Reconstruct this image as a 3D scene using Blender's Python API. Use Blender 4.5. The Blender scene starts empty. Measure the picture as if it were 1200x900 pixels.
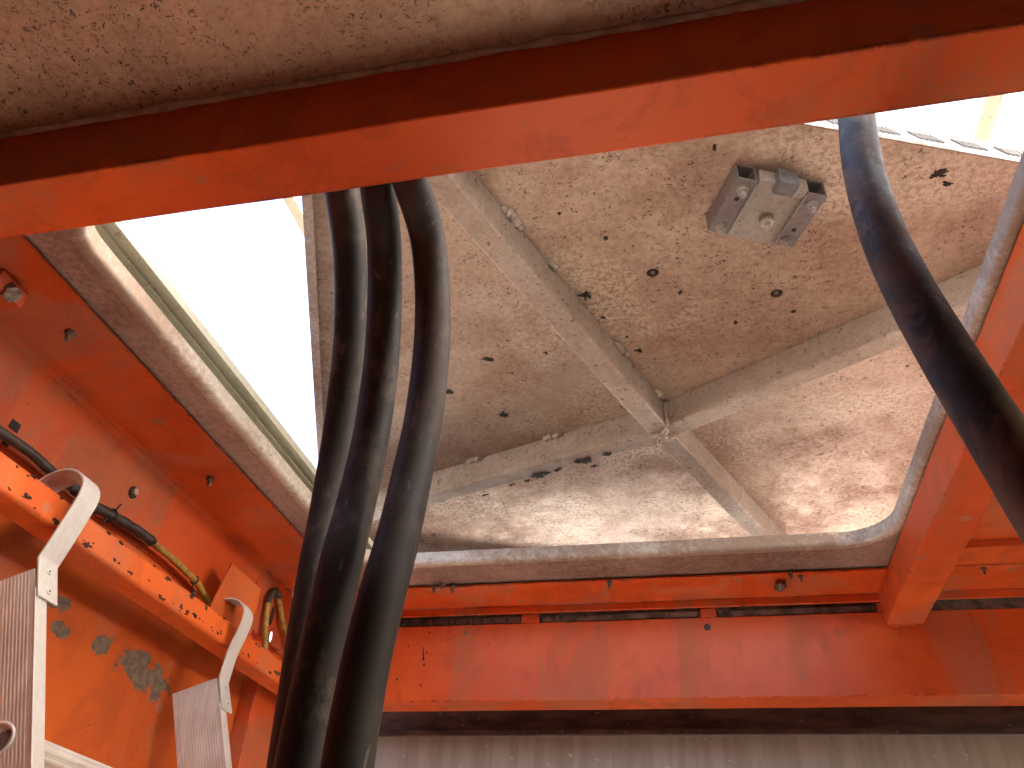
import bpy, bmesh, math, random
from mathutils import Vector, Matrix, noise as mnoise
random.seed(7)
S = bpy.context.scene
COL = S.collection
V = Vector
# ------------------------------------------------------------------ camera
F = 930.0
RX = V((0.97797, -0.08834, -0.18911)); RY = V((0.2052, 0.5930, 0.7790)); RZ = V((0.04481, -0.80052, 0.59763))
def _orth():
    y = V((245, 708, 930)).normalized()
    x = V((4900, -420, -930)); x = (x - y * x.dot(y)).normalized()
    return x, y, x.cross(y)
RX, RY, RZ = _orth()
def ray(u, v):
    d = V((u - 600, v - 450, F)); return V((RX.dot(d), RY.dot(d), RZ.dot(d)))
def onz(u, v, h): w = ray(u, v); return w * (h / w.z)
def ony(u, v, h): w = ray(u, v); return w * (h / w.y)
def onx(u, v, h): w = ray(u, v); return w * (h / w.x)
def ond(u, v, d): return ray(u, v) * (d / F)
cam = bpy.data.objects.new('camera', bpy.data.cameras.new('camera')); COL.objects.link(cam)
cam.data.sensor_width = 36; cam.data.lens = F / 1200 * 36
cam.data.clip_start = 0.02; cam.data.clip_end = 2000
cx = V((RX.x, RY.x, RZ.x)); cd = V((RX.y, RY.y, RZ.y)); cf = V((RX.z, RY.z, RZ.z))
m = Matrix.Identity(4)
for i in range(3):
    m[i][0] = cx[i]; m[i][1] = -cd[i]; m[i][2] = -cf[i]
cam.matrix_world = m
S.camera = cam
# ------------------------------------------------------------------ world, sun, exposure
SUN_EL, SUN_AZ = math.radians(34), math.radians(105)      # azimuth clockwise from +Y: the sun stands to the right
w = bpy.data.worlds.new('World'); S.world = w; w.use_nodes = True
nt = w.node_tree; bg = nt.nodes['Background']
sky = nt.nodes.new('ShaderNodeTexSky'); sky.sky_type = 'NISHITA'; sky.sun_disc = False
sky.sun_elevation = SUN_EL; sky.sun_rotation = SUN_AZ; sky.air_density = 1.0; sky.dust_density = 8.0; sky.ozone_density = 0.6
nt.links.new(sky.outputs[0], bg.inputs[0]); bg.inputs[1].default_value = 0.15
sl = bpy.data.lights.new('sun', 'SUN'); sl.energy = 5.0; sl.angle = math.radians(0.5); sl.color = (1, 0.95, 0.88)
sun = bpy.data.objects.new('sun', sl); COL.objects.link(sun)
sd = V((math.sin(SUN_AZ) * math.cos(SUN_EL), math.cos(SUN_AZ) * math.cos(SUN_EL), math.sin(SUN_EL)))
sun.rotation_euler = sd.to_track_quat('Z', 'Y').to_euler()
S.view_settings.view_transform = 'Standard'; S.view_settings.look = 'None'
S.view_settings.exposure = 3.35; S.view_settings.gamma = 1
S.cycles.max_bounces = 10; S.cycles.diffuse_bounces = 7; S.cycles.glossy_bounces = 4
S.cycles.caustics_reflective = False; S.cycles.sample_clamp_indirect = 6
S.cycles.use_denoising = True
FLOOR = -1.7
# ------------------------------------------------------------------ node helpers
class NB:
    def __init__(s, name):
        s.mat = bpy.data.materials.new(name); s.mat.use_nodes = True
        s.nt = s.mat.node_tree; s.n = s.nt.nodes; s.l = s.nt.links
        s.b = s.n['Principled BSDF']; s.co = s.n.new('ShaderNodeTexCoord').outputs['Object']
    def link(s, a, b):
        if isinstance(a, (int, float)): b.default_value = a
        elif isinstance(a, tuple): b.default_value = (*a, 1) if len(a) == 3 and len(b.default_value) == 4 else a
        else: s.l.new(a, b)
    def mapping(s, scale=(1, 1, 1), rot=(0, 0, 0), co=None):
        mp = s.n.new('ShaderNodeMapping'); s.l.new(co or s.co, mp.inputs[0])
        mp.inputs['Scale'].default_value = scale; mp.inputs['Rotation'].default_value = rot; return mp.outputs[0]
    def noise(s, scale, detail=4, rough=.55, co=None, dist=0):
        t = s.n.new('ShaderNodeTexNoise'); s.l.new(co or s.co, t.inputs['Vector'])
        t.inputs['Scale'].default_value = scale; t.inputs['Detail'].default_value = detail
        t.inputs['Roughness'].default_value = rough; t.inputs['Distortion'].default_value = dist; return t.outputs[0]
    def voro(s, scale, co=None, feat='F1', out='Distance', rnd=1):
        t = s.n.new('ShaderNodeTexVoronoi'); s.l.new(co or s.co, t.inputs['Vector']); t.feature = feat
        t.inputs['Scale'].default_value = scale; t.inputs['Randomness'].default_value = rnd; return t.outputs[out]
    def ramp(s, fac, a, b, lo=0., hi=1.):
        t = s.n.new('ShaderNodeMapRange'); s.link(fac, t.inputs[0]); t.interpolation_type = 'SMOOTHSTEP'
        t.inputs[1].default_value = a; t.inputs[2].default_value = b; t.inputs[3].default_value = lo; t.inputs[4].default_value = hi
        return t.outputs[0]
    def math(s, op, a, b=0.):
        t = s.n.new('ShaderNodeMath'); t.operation = op; s.link(a, t.inputs[0]); s.link(b, t.inputs[1]); return t.outputs[0]
    def mix(s, fac, a, b):
        t = s.n.new('ShaderNodeMix'); t.data_type = 'RGBA'; s.link(fac, t.inputs[0]); s.link(a, t.inputs[6]); s.link(b, t.inputs[7]); return t.outputs[2]
    def edge(s, rad, lo, hi):
        bv = s.n.new('ShaderNodeBevel'); bv.samples = 4; bv.inputs[0].default_value = rad
        g = s.n.new('ShaderNodeNewGeometry'); d = s.n.new('ShaderNodeVectorMath'); d.operation = 'DOT_PRODUCT'
        s.l.new(bv.outputs[0], d.inputs[0]); s.l.new(g.outputs['Normal'], d.inputs[1])
        return s.ramp(s.math('SUBTRACT', 1.0, d.outputs['Value']), lo, hi)
    def bump(s, h, strength, dist=.002):
        t = s.n.new('ShaderNodeBump'); s.link(h, t.inputs['Height']); t.inputs['Strength'].default_value = strength
        t.inputs['Distance'].default_value = dist; s.l.new(t.outputs[0], s.b.inputs['Normal'])
    def done(s, col, rough, metal=0., spec=.5):
        s.link(col, s.b.inputs['Base Color']); s.link(rough, s.b.inputs['Roughness']); s.link(metal, s.b.inputs['Metallic'])
        s.b.inputs['Specular IOR Level'].default_value = spec; return s.mat

def orange(name, dust=.5, base=(.68, .115, .024), base2=(.58, .080, .016), dustc=(.36, .165, .095), chips=.5, flecks=.5, streak=(1.2, 1.2, .5), bare=None, rough=.42, offs=0.):
    b = NB(name)
    co = b.mapping((1, 1, 1)); mp = b.n[-1] if False else co.node; mp.inputs['Location'].default_value = (offs, offs * .7, offs * 1.3)
    c = b.mix(b.ramp(b.noise(2.6, 3, co=co), .35, .65), base, base2)
    st = b.mapping(streak, co=co)
    n1 = b.noise(3.5, 7, .62, st, .6)
    big = b.ramp(n1, .58 - .25 * dust, .66 - .14 * dust)
    fine = b.noise(110, 5, .8)
    d = b.math('MULTIPLY', big, b.ramp(fine, .38, .60, .25, 1.0))
    d = b.math('MULTIPLY', d, .35 + .6 * dust)
    # dried splash marks
    v = b.voro(9, co=b.mapping((1, 1, 1), co=co)); n2 = b.noise(5, 2, co=co)
    sp = b.math('MULTIPLY', b.ramp(v, .12, .17, 1, 0), b.ramp(n2, .50, .55))
    d = b.math('MAXIMUM', d, b.math('MULTIPLY', sp, .62))
    gh = b.math('MULTIPLY', b.ramp(b.noise(6, 8, .72, b.mapping((1, 1, .7), co=co), .8), .50, .58), b.ramp(b.noise(150, 3, .7), .3, .6, .5, 1))
    c = b.mix(b.math('MULTIPLY', gh, .38), c, (base2[0] * .62, base2[1] * .62, base2[2] * .7))
    # thin scratches
    sc = b.noise(7, 2, .4, b.mapping((.6, 9, 9), (.3, .5, .4)), 1.2)
    scr = b.math('MULTIPLY', b.ramp(b.math('ABSOLUTE', b.math('SUBTRACT', sc, .5)), .0, .006, 1, 0), b.ramp(b.noise(4, 2), .44, .56))
    d = b.math('MAXIMUM', d, b.math('MULTIPLY', scr, .5))
    c = b.mix(d, c, dustc)
    # chipped paint: along edges and in sparse flecks
    en = b.noise(38, 6, .7)
    e = b.math('MULTIPLY', b.math('MULTIPLY', b.edge(.008, .01, .06), b.ramp(b.noise(4, 3, .6, co=co), .40, .56)), b.ramp(en, .60 - .09 * chips, .63 - .09 * chips))
    fl = b.math('MULTIPLY', b.ramp(b.noise(70, 4, .6), .70, .72), b.ramp(b.noise(4.3, 2, co=co), .60 - .1 * flecks, .66 - .1 * flecks))
    ch = b.math('MAXIMUM', e, fl)
    c = b.mix(ch, c, (.018, .012, .010))
    if bare:                                   # flaked patches down to grey primer at given places
        tot = None
        for (p, r, sy) in bare:
            vm = b.n.new('ShaderNodeVectorMath'); vm.operation = 'SUBTRACT'; b.l.new(b.co, vm.inputs[0]); vm.inputs[1].default_value = p
            ms = b.mapping((1 / r, 1 / (r * sy), 1 / r), co=vm.outputs[0])
            ln = b.n.new('ShaderNodeVectorMath'); ln.operation = 'LENGTH'; b.l.new(ms, ln.inputs[0])
            q = b.math('ADD', ln.outputs['Value'], b.math('MULTIPLY', b.math('SUBTRACT', b.noise(28, 5, .65), .5), 3.6))
            q = b.ramp(q, .92, 1.0, 1, 0); tot = q if tot is None else b.math('MAXIMUM', tot, q)
        c = b.mix(tot, c, b.mix(b.ramp(b.noise(60, 3), .4, .6), (.16, .115, .09), (.10, .075, .062)))
        ch = b.math('MAXIMUM', ch, tot)
    r = b.math('ADD', b.math('MULTIPLY', d, .45), b.math('ADD', rough, b.math('MULTIPLY', ch, .3)))
    hh = b.math('SUBTRACT', b.math('ADD', b.math('MULTIPLY', b.noise(230, 2), .12), b.math('MULTIPLY', b.noise(14, 2), .5)), b.math('MULTIPLY', ch, .8))
    b.bump(hh, .35, .0012)
    return b.done(c, r, spec=.24)

def galv(name, base=(.46, .41, .37), film=(.36, .25, .19), filmamt=.5, speck=.5, metal=.35, rough=.42, dark=(.07, .05, .04), spc=55, stretch=(1, 1, 1), crust=0.):
    b = NB(name)
    sp = b.voro(26, out='Color'); sg = b.n.new('ShaderNodeSeparateColor'); b.l.new(sp, sg.inputs[0])
    c = b.mix(b.ramp(sg.outputs[0], 0, 1, 0, .28), base, (base[0] * 1.25, base[1] * 1.27, base[2] * 1.3))
    fm = b.math('MULTIPLY', b.ramp(b.noise(1.3, 8, .66, b.mapping(stretch)), .40, .62), filmamt)
    fm = b.math('ADD', fm, b.math('MULTIPLY', b.ramp(b.noise(70, 6, .75), .35, .65), filmamt * .6))
    c = b.mix(fm, c, film)
    # crawling corrosion flecks
    w1 = b.noise(spc, 4, .62, b.mapping((1, 1.25, 1), (0, 0, .9)), 1.2)
    gate = b.ramp(b.noise(5, 4), .36 - .12 * speck, .56)
    k = b.math('MULTIPLY', b.ramp(w1, .632 - .045 * speck, .650 - .04 * speck), gate)
    w2 = b.noise(spc * 2.6, 4, .65, None, .6)
    k = b.math('MAXIMUM', k, b.math('MULTIPLY', b.ramp(w2, .59, .64), b.math('MULTIPLY', b.ramp(b.noise(11, 3), .45, .7), .75)))
    k = b.math('MULTIPLY', k, b.math('MULTIPLY', b.ramp(b.noise(16, 3), .3, .6, .45, 1.), min(1, .35 + speck)))
    c = b.mix(k, c, dark)
    pale = b.ramp(b.noise(120, 2, .6), .68, .74)
    c = b.mix(b.math('MULTIPLY', pale, .35), c, (.62, .56, .50))
    if crust:
        c = b.mix(b.math('MULTIPLY', b.math('MULTIPLY', b.ramp(b.noise(1.9, 3, .6), .50, .62), b.ramp(b.noise(75, 5, .75), .44, .56)), crust), c, (.66, .58, .48))
    r = b.math('ADD', b.math('MULTIPLY', fm, .35), b.math('ADD', b.ramp(b.noise(18, 3), .3, .7, rough - .07, rough + .1), b.math('MULTIPLY', k, .3)))
    mt = b.math('MULTIPLY', b.math('SUBTRACT', 1.0, b.math('MULTIPLY', k, 1.0)), metal)
    b.bump(b.math('ADD', b.math('SUBTRACT', b.math('MULTIPLY', b.noise(5, 2), 3.0), k), b.math('MULTIPLY', w2, .5)), .3, .0015)
    return b.done(c, r, mt)

def simple(name, c1, c2, scale=20, rough=.5, metal=0., spots=None, stretch=(1, 1, 1), bmp=.2, spotc=(.02, .015, .012), lo=.35, hi=.65):
    b = NB(name)
    n = b.noise(scale, 5, .6, b.mapping(stretch), .3)
    c = b.mix(b.ramp(n, lo, hi), c1, c2)
    if spots: c = b.mix(b.ramp(b.noise(spots, 3, .6), .66, .69), c, spotc)
    b.bump(b.noise(scale * 4, 3), bmp, .001)
    return b.done(c, b.ramp(n, .3, .7, rough - .08, rough + .1), metal)

# ------------------------------------------------------------------ mesh helpers
class MB:
    def __init__(s): s.bm = bmesh.new()
    def hexa(s, P8, faces=None):
        vs = [s.bm.verts.new(p) for p in P8]
        for f in ((0, 3, 2, 1), (4, 5, 6, 7), (0, 1, 5, 4), (1, 2, 6, 5), (2, 3, 7, 6), (3, 0, 4, 7)):
            s.bm.faces.new([vs[i] for i in f])
        return s
    def box(s, x0, x1, y0, y1, z0, z1):
        return s.hexa([(x0, y0, z0), (x1, y0, z0), (x1, y1, z0), (x0, y1, z0), (x0, y0, z1), (x1, y0, z1), (x1, y1, z1), (x0, y1, z1)])
    def obox(s, o, a, b, c, A, B, C):
        """box at o with axes a,b,c and ranges A,B,C"""
        q = lambda i, j, k: o + a * A[i] + b * B[j] + c * C[k]
        return s.hexa([q(0, 0, 0), q(1, 0, 0), q(1, 1, 0), q(0, 1, 0), q(0, 0, 1), q(1, 0, 1), q(1, 1, 1), q(0, 1, 1)])
    def long(s, o, a, b, c, A, B, C, n=24, wob=0., seed=0):
        """box subdivided along a with slight waviness in c"""
        rings = []
        for i in range(n + 1):
            t = A[0] + (A[1] - A[0]) * i / n
            wv = wob * mnoise.noise(V((t * 4, seed, .3))); wb = wob * mnoise.noise(V((t * 5, seed + 9, .3)))
            rings.append([s.bm.verts.new(o + a * t + b * (B[j] + wb) + c * (C[k] + wv)) for j, k in ((0, 0), (1, 0), (1, 1), (0, 1))])
        for r0, r1 in zip(rings, rings[1:]):
            for i in range(4): s.bm.faces.new((r0[i], r0[(i + 1) % 4], r1[(i + 1) % 4], r1[i]))
        s.bm.faces.new(rings[0][::-1]); s.bm.faces.new(rings[-1]); return s
    def sweep(s, prof, o, a, b, c, A0, A1, closed=True, caps=True):
        """profile [(b,c)] swept along a"""
        r0 = [s.bm.verts.new(o + a * A0 + b * p + c * q) for p, q in prof]
        r1 = [s.bm.verts.new(o + a * A1 + b * p + c * q) for p, q in prof]
        n = len(prof)
        for i in range(n if closed else n - 1): s.bm.faces.new((r0[i], r0[(i + 1) % n], r1[(i + 1) % n], r1[i]))
        if caps and closed: s.bm.faces.new(r0[::-1]); s.bm.faces.new(r1)
        return s
    def cyl(s, p0, p1, r0, r1=None, n=16, cap=True):
        p0 = V(p0); p1 = V(p1); r1 = r0 if r1 is None else r1
        d = (p1 - p0).normalized(); x = d.orthogonal().normalized(); y = d.cross(x)
        ra, rb = [[s.bm.verts.new(p + (x * math.cos(2 * math.pi * i / n) + y * math.sin(2 * math.pi * i / n)) * r) for i in range(n)] for p, r in ((p0, r0), (p1, r1))]
        for i in range(n): s.bm.faces.new((ra[i], ra[(i + 1) % n], rb[(i + 1) % n], rb[i]))
        if cap: s.bm.faces.new(ra[::-1]); s.bm.faces.new(rb)
        return s
    def path(s, pts, rad, n=16, cap=True, lump=0., seed=0., flat=None):
        """tube along pts; rad number or list"""
        pts = [V(p) for p in pts]; N = len(pts)
        rad = rad if isinstance(rad, (list, tuple)) else [rad] * N
        t0 = (pts[1] - pts[0]).normalized(); x = t0.orthogonal().normalized(); rings = []
        for i in range(N):
            t = (pts[min(i + 1, N - 1)] - pts[max(i - 1, 0)]).normalized()
            x = (x - t * x.dot(t)).normalized(); y = t.cross(x); ring = []
            for k in range(n):
                an = 2 * math.pi * k / n; d = x * math.cos(an) + y * math.sin(an)
                r = rad[i]
                if lump: r *= 1 + lump * mnoise.noise((pts[i] + d * rad[i]) * (.6 / max(rad[i], 1e-4)) + V((seed, 0, 0)))
                ring.append(s.bm.verts.new(pts[i] + d * r))
            rings.append(ring)
        for a, b in zip(rings, rings[1:]):
            for k in range(n): s.bm.faces.new((a[k], a[(k + 1) % n], b[(k + 1) % n], b[k]))
        if cap: s.bm.faces.new(rings[0][::-1]); s.bm.faces.new(rings[-1])
        return s
    def plate(s, outer, holes, o, a, b, c, C0, C1):
        """flat sheet with real holes: outlines in (a,b), thickness from C0 to C1 along c"""
        loops = [outer] + list(holes); lay = []
        for C in (C0, C1):
            es = []; ls = []
            for lp in loops:
                vs = [s.bm.verts.new(o + a * p[0] + b * p[1] + c * C) for p in lp]; ls.append(vs)
                es += [s.bm.edges.new((vs[i], vs[(i + 1) % len(vs)])) for i in range(len(vs))]
            bmesh.ops.triangle_fill(s.bm, use_beauty=True, edges=es); lay.append(ls)
        for l0, l1 in zip(*lay):
            for i in range(len(l0)):
                j = (i + 1) % len(l0); s.bm.faces.new((l0[i], l0[j], l1[j], l1[i]))
        return s

def smooth_pts(ctrl, per=8):
    P = [V(c) for c in ctrl]; P = [P[0] * 2 - P[1]] + P + [P[-1] * 2 - P[-2]]; out = []
    for i in range(1, len(P) - 2):
        p0, p1, p2, p3 = P[i - 1:i + 3]
        for k in range(per):
            t = k / per
            out.append(.5 * ((2 * p1) + (p2 - p0) * t + (2 * p0 - 5 * p1 + 4 * p2 - p3) * t * t + (3 * p1 - p0 - 3 * p2 + p3) * t ** 3))
    out.append(P[-2]); return out

def obj(name, mb, mat, parent=None, bevel=0., smooth=False, seg=2):
    me = bpy.data.meshes.new(name)
    bmesh.ops.recalc_face_normals(mb.bm, faces=mb.bm.faces[:]); mb.bm.to_mesh(me); mb.bm.free()
    me.materials.append(mat)
    if smooth:
        for p in me.polygons: p.use_smooth = True
    o = bpy.data.objects.new(name, me); COL.objects.link(o)
    if parent:
        o.parent = parent
        if parent.type == 'EMPTY': o.matrix_parent_inverse = Matrix.Translation(-parent.location)
    if bevel:
        md = o.modifiers.new('bevel', 'BEVEL'); md.width = bevel; md.segments = seg; md.limit_method = 'ANGLE'; md.angle_limit = math.radians(40)
        md.harden_normals = True
        for p in me.polygons: p.use_smooth = True
    return o
def tag(o, label=None, cat=None, group=None, kind=None):
    if label: o['label'] = label
    if cat: o['category'] = cat
    if group: o['group'] = group
    if kind: o['kind'] = kind
    return o
def thing(name, loc, label, cat, group=None):
    o = bpy.data.objects.new(name, None); COL.objects.link(o); o.location = loc; o.empty_display_size = .05
    return tag(o, label, cat, group)
X, Y, Z, O = V((1, 0, 0)), V((0, 1, 0)), V((0, 0, 1)), V((0, 0, 0))
def circ(cx_, cy_, r, n=14, sx=1., sy=1.): return [(cx_ + r * sx * math.cos(2 * math.pi * i / n), cy_ + r * sy * math.sin(2 * math.pi * i / n)) for i in range(n)]
def rrect(x0, x1, y0, y1, r, n=10):
    out = []
    for (px, py, a0) in ((x1 - r, y1 - r, 0), (x0 + r, y1 - r, 90), (x0 + r, y0 + r, 180), (x1 - r, y0 + r, 270)):
        for i in range(n + 1):
            a = math.radians(a0 + 90 * i / n); out.append((px + r * math.cos(a), py + r * math.sin(a)))
    return out

# ------------------------------------------------------------------ materials
M_beam = orange('orange_paint_beam', dust=.34, chips=1.5, flecks=.5, base=(.74, .115, .020), base2=(.66,.088,.015), streak=(1, 1, 1))
M_rear = orange('orange_paint_rear', dust=.48, chips=.8, flecks=.15, streak=(1.6, 1.6, .35), offs=3.1, rough=.34)
M_side = orange('orange_paint_side', base=(.56, .088, .018), base2=(.46, .062, .013), dustc=(.30, .14, .085), dust=.6, chips=.6, flecks=.1, streak=(1, 1, 1), offs=7.7)
M_right = orange('orange_paint_dusty', dust=.5, chips=.6, flecks=.1, streak=(1, .7, 1), offs=12.4)
M_rail = orange('orange_paint_worn', dust=.22, chips=1.5, flecks=.6, base=(.66, .125, .024), base2=(.58, .10, .02), offs=5.0)
bp = [onx(160, 780, -1.33), onx(120, 755, -1.33), onx(180, 800, -1.33), onx(68, 706, -1.33), onx(70, 738, -1.33)]
M_low = orange('orange_paint_flaked', dust=.12, chips=.2, flecks=.2, base=(.50, .100, .018), base2=(.42, .076, .015), offs=2.2,
               bare=[(bp[0], .034, 2.0), (bp[1], .020, 1.5), (bp[2], .034, 2.2), (bp[3], .018, 1.8), (bp[4], .014, 2)])
M_lid = galv('galvanised_lid', base=(.53, .42, .335), film=(.32, .20, .145), filmamt=.65, speck=.9, metal=.5, rough=.40, crust=.7, spc=84)
M_tube = galv('galvanised_tube', base=(.50, .45, .40), film=(.34, .26, .21), filmamt=.6, speck=.5, metal=.30, rough=.48)
M_roof = galv('galvanised_roof', base=(.56, .41, .30), film=(.38, .21, .135), filmamt=.65, speck=1.1, metal=.35, rough=.42, spc=110)
M_frame = galv('galvanised_frame', base=(.42, .36, .33), film=(.24, .14, .11), filmamt=.75, speck=.25, metal=.55, rough=.36, spc=80)
M_box = galv('zinc_bracket', base=(.40, .37, .34), film=(.20, .16, .14), filmamt=.5, speck=.6, metal=.55, rough=.4, spc=120)
M_bolt = simple('rusty_bolt', (.10, .065, .05), (.26, .20, .17), 90, .6, .4)
M_bright = simple('zinc_bolt', (.62, .60, .58), (.40, .36, .33), 60, .35, .8)
M_black = simple('grime_and_hole_black', (.008, .006, .006), (.03, .02, .016), 60, .85)  # real grime, and the painted dark of holes and recesses
M_grime = simple('grimy_sealant', (.06, .05, .048), (.22, .165, .14), 34, .8, stretch=(.7, 1, 1))
M_caulk = simple('dried_sealant', (.60, .46, .38), (.42, .29, .22), 30, .75)
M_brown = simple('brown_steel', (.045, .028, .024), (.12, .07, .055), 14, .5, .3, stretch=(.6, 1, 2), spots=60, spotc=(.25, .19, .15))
M_grey = simple('grey_streaked_panel', (.36, .33, .29), (.29, .26, .22), 14, .6, .15, stretch=(2.0, 1, .16), spots=30, spotc=(.45, .42, .38))
M_edge = galv('weathered_channel', base=(.60, .60, .50), film=(.44, .43, .35), filmamt=.5, speck=.2, metal=.15, rough=.6)
def rubber(name, dusty, offs):
    fs = 7 if dusty < .5 else 13
    b = NB(name)
    co = b.mapping((1, 1, 1)); co.node.inputs['Location'].default_value = (offs, offs, 0)
    n1 = b.noise(fs, 6, .65, b.mapping((1, 1, .45), co=co), .8); n2 = b.noise(30, 4, .6, b.mapping((1, 1, .5), co=co), .5)
    c = b.mix(b.ramp(n1, .35, .7), (.032, .029, .030), (.070, .058, .052))
    d = b.math('MULTIPLY', b.ramp(n1, .60 - .17 * dusty, .70 - .15 * dusty), b.ramp(n2, .35, .65, .2, .9))
    c = b.mix(b.math('MULTIPLY', d, .85), c, ((.115, .085, .07) if dusty < .5 else (.20, .125, .09)))
    sc = b.ramp(b.noise(90, 2, .5, b.mapping((1, 1, .2), (.3, .1, 0), co=co)), .70, .73)
    c = b.mix(b.math('MULTIPLY', sc, .5), c, (.20, .18, .17))
    g2 = b.math('MULTIPLY', b.ramp(b.noise(24, 7, .75, b.mapping((1, 1, .6), co=co)), .50, .62), b.ramp(b.noise(5, 2, co=co), .42, .6))
    c = b.mix(b.math('MULTIPLY', g2, .45 + .3 * dusty), c, (.15, .115, .095))
    b.bump(b.math('ADD', n2, b.math('MULTIPLY', n1, .6)), .25, .0015)
    return b.done(c, b.math('ADD', b.ramp(n2, .3, .7, .56, .70), b.math('MULTIPLY', d, .15)), spec=.28)
M_hose = rubber('black_rubber', .35, 1.)
M_hose2 = rubber('muddy_rubber', .95, 4.)
def alu(name, sx, clean=0.):
    b = NB(name)
    n = b.noise(60, 4, .6, b.mapping(sx), .2); n1 = b.noise(9, 5, .6)
    c = b.mix(b.ramp(n, .35, .65), (.66 - .06 * clean, .65 - .05 * clean, .64 - .04 * clean), (.56, .545, .53))
    c = b.mix(b.ramp(n1, .4, .75, 0, .5 - .3 * clean), c, (.38, .28, .23))
    c = b.mix(b.ramp(b.noise(150, 3, .6), .72, .74), c, (.14, .11, .09))
    b.bump(n, .25, .0008); return b.done(c, b.ramp(n1, .3, .7, .42, .6), .30)
M_alu = alu('ladder_aluminium', (1, 1, .12))
M_strap = alu('brushed_aluminium', (3, 3, .3), 1.)
M_rung = alu('rung_aluminium', (1.5, .05, 1.5), .5)
M_cblk = simple('black_cable', (.02, .018, .018), (.06, .045, .04), 40, .55)
M_cyel = simple('yellow_cable', (.42, .27, .045), (.20, .12, .03), 45, .55, spots=80)
M_deck = simple('roof_deck_metal', (.46, .44, .42), (.40, .38, .35), 5, .6, .1)
M_conc = simple('concrete_floor', (.62, .57, .50), (.52, .48, .42), 3, .85)
M_dirt = simple('outside_ground', (.26, .235, .20), (.19, .17, .145), .6, .9)

# ------------------------------------------------------------------ ground and unseen enclosure added to shape the light
tag(obj('ground', MB().box(-900, 900, -900, 900, FLOOR - .3, FLOOR), M_dirt), 'pale ground around and under the machine', 'ground', kind='structure')
tag(obj('floor', MB().box(-1.35, 2.59, -1.0, 2.87, FLOOR+.001, FLOOR+.06), M_conc), 'pale concrete floor below the ladder', 'floor', kind='structure')
tag(obj('back_light_block', MB().box(-1.36, 2.6, -1.06, -1.0, FLOOR, 1.0), M_brown), 'unseen dark wall added behind the viewer to block light', 'wall', kind='structure')  # added out of view to keep light off the cross beam's front
tag(obj('right_sun_mask', MB().box(2.6, 2.66, -1.06, 2.9, FLOOR, .20).box(2.6, 2.66, -.994, .1, .2005, 1.0).box(2.6, 2.66, .1005, 2.3, .80, 1.0).box(2.6, 2.66, 2.3005, 2.9, .2005, 1.0), M_brown), 'unseen wall added on the right, its opening shaping the sun patch', 'wall', kind='structure')  # added out of view; its gap lets sun onto the floor

# ------------------------------------------------------------------ roof sheet in front, with sealant bead
t = thing('roof_sheet', (0, 0, 1.0), 'rust-brown speckled roof sheet along the top of the picture before the large cross beam', 'roof sheet')
obj('sheet', MB().box(-1.34, 2.6, -1.1, .60, 1.0015, 1.006), M_roof, t)
pts = [V((-1.3 + .02 * i, .563 - .003 * mnoise.noise(V((i * .3, 0, 0))), .9985)) for i in range(150)]
sb = MB().path(pts, [.0058 + .0045 * mnoise.noise(V((i * .31, 5, 0))) for i in range(150)], 8, lump=.25)
tag(obj('sealant_bead', sb, M_caulk, t, smooth=True))

# ------------------------------------------------------------------ front cross beam
t = thing('cross_beam', (0, .61, .873), 'large orange cross beam spanning the picture in front of the hatch, its lower edge chipped', 'beam')
obj('box_section', MB().long(O, X, Y, Z, (-1.34, 1.6), (.565, .659), (.873, 1.0), 60, .0016, 1), M_beam, t, bevel=.004)
for (u, v, s) in ((480, 209, .014), (492, 207, .010), (470, 211, .008), (480, 187, .004), (1094, 48, .006), (1030, 60, .005)):
    p = onz(u, v, .8725); sp = MB()
    sp.plate([(p.x + s * 1.5 * math.cos(a) * (1 + .5 * mnoise.noise(V((math.cos(a) * 2, math.sin(a) * 2, u)))), p.y + s * .8 * math.sin(a) * (1 + .6 * mnoise.noise(V((math.cos(a) * 3, math.sin(a) * 3, v))))) for a in [2 * math.pi * k / 18 for k in range(18)]], [], O, X, Y, Z, -.0012, .0004)
    obj('rust_patch', sp, M_black, t)

# ------------------------------------------------------------------ hatch frame: plate with rounded opening and upstand
t = thing('hatch_surround', (-.2, 1.45, 1.0), 'galvanised frame with rounded corners round the roof opening', 'hatch frame')
def inner(d, n=12): return rrect(-.985 - d, .563 + d, .70 - d, 2.178 + d, .125 + d, n)
zb = 1.004
obj('frame_plate', MB().plate([(-1.13, .62), (.66, .62), (.66, 2.40), (-1.13, 2.40)], [inner(.024)], O, X, Y, Z, zb, zb + .004), M_frame, t)
mb = MB(); rings = []
for d, z in ((.0245, zb - .0005), (.010, zb + .0004), (.004, zb + .0028), (.001, zb + .0065), (0, zb + .012), (0, zb + .040), (.004, zb + .040), (.004, zb + .022), (.010, zb + .012), (.0245, zb + .006)):
    rings.append([mb.bm.verts.new((p[0], p[1], z)) for p in inner(d)])
for a, b_ in zip(rings, rings[1:] + rings[:1]):
    for i in range(len(a)): mb.bm.faces.new((a[i], a[(i + 1) % len(a)], b_[(i + 1) % len(a)], b_[i]))
M_collar = galv('galvanised_collar', base=(.58, .54, .49), film=(.34, .25, .20), filmamt=.9, speck=.45, metal=.3, rough=.48, dark=(.25, .24, .24), spc=30)
nc = len(inner(0))
co_ = obj('collar', mb, M_collar, t, smooth=True)
for i_, p_ in enumerate(co_.data.polygons):
    if 4 <= i_ // nc <= 6: p_.use_smooth = False
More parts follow.
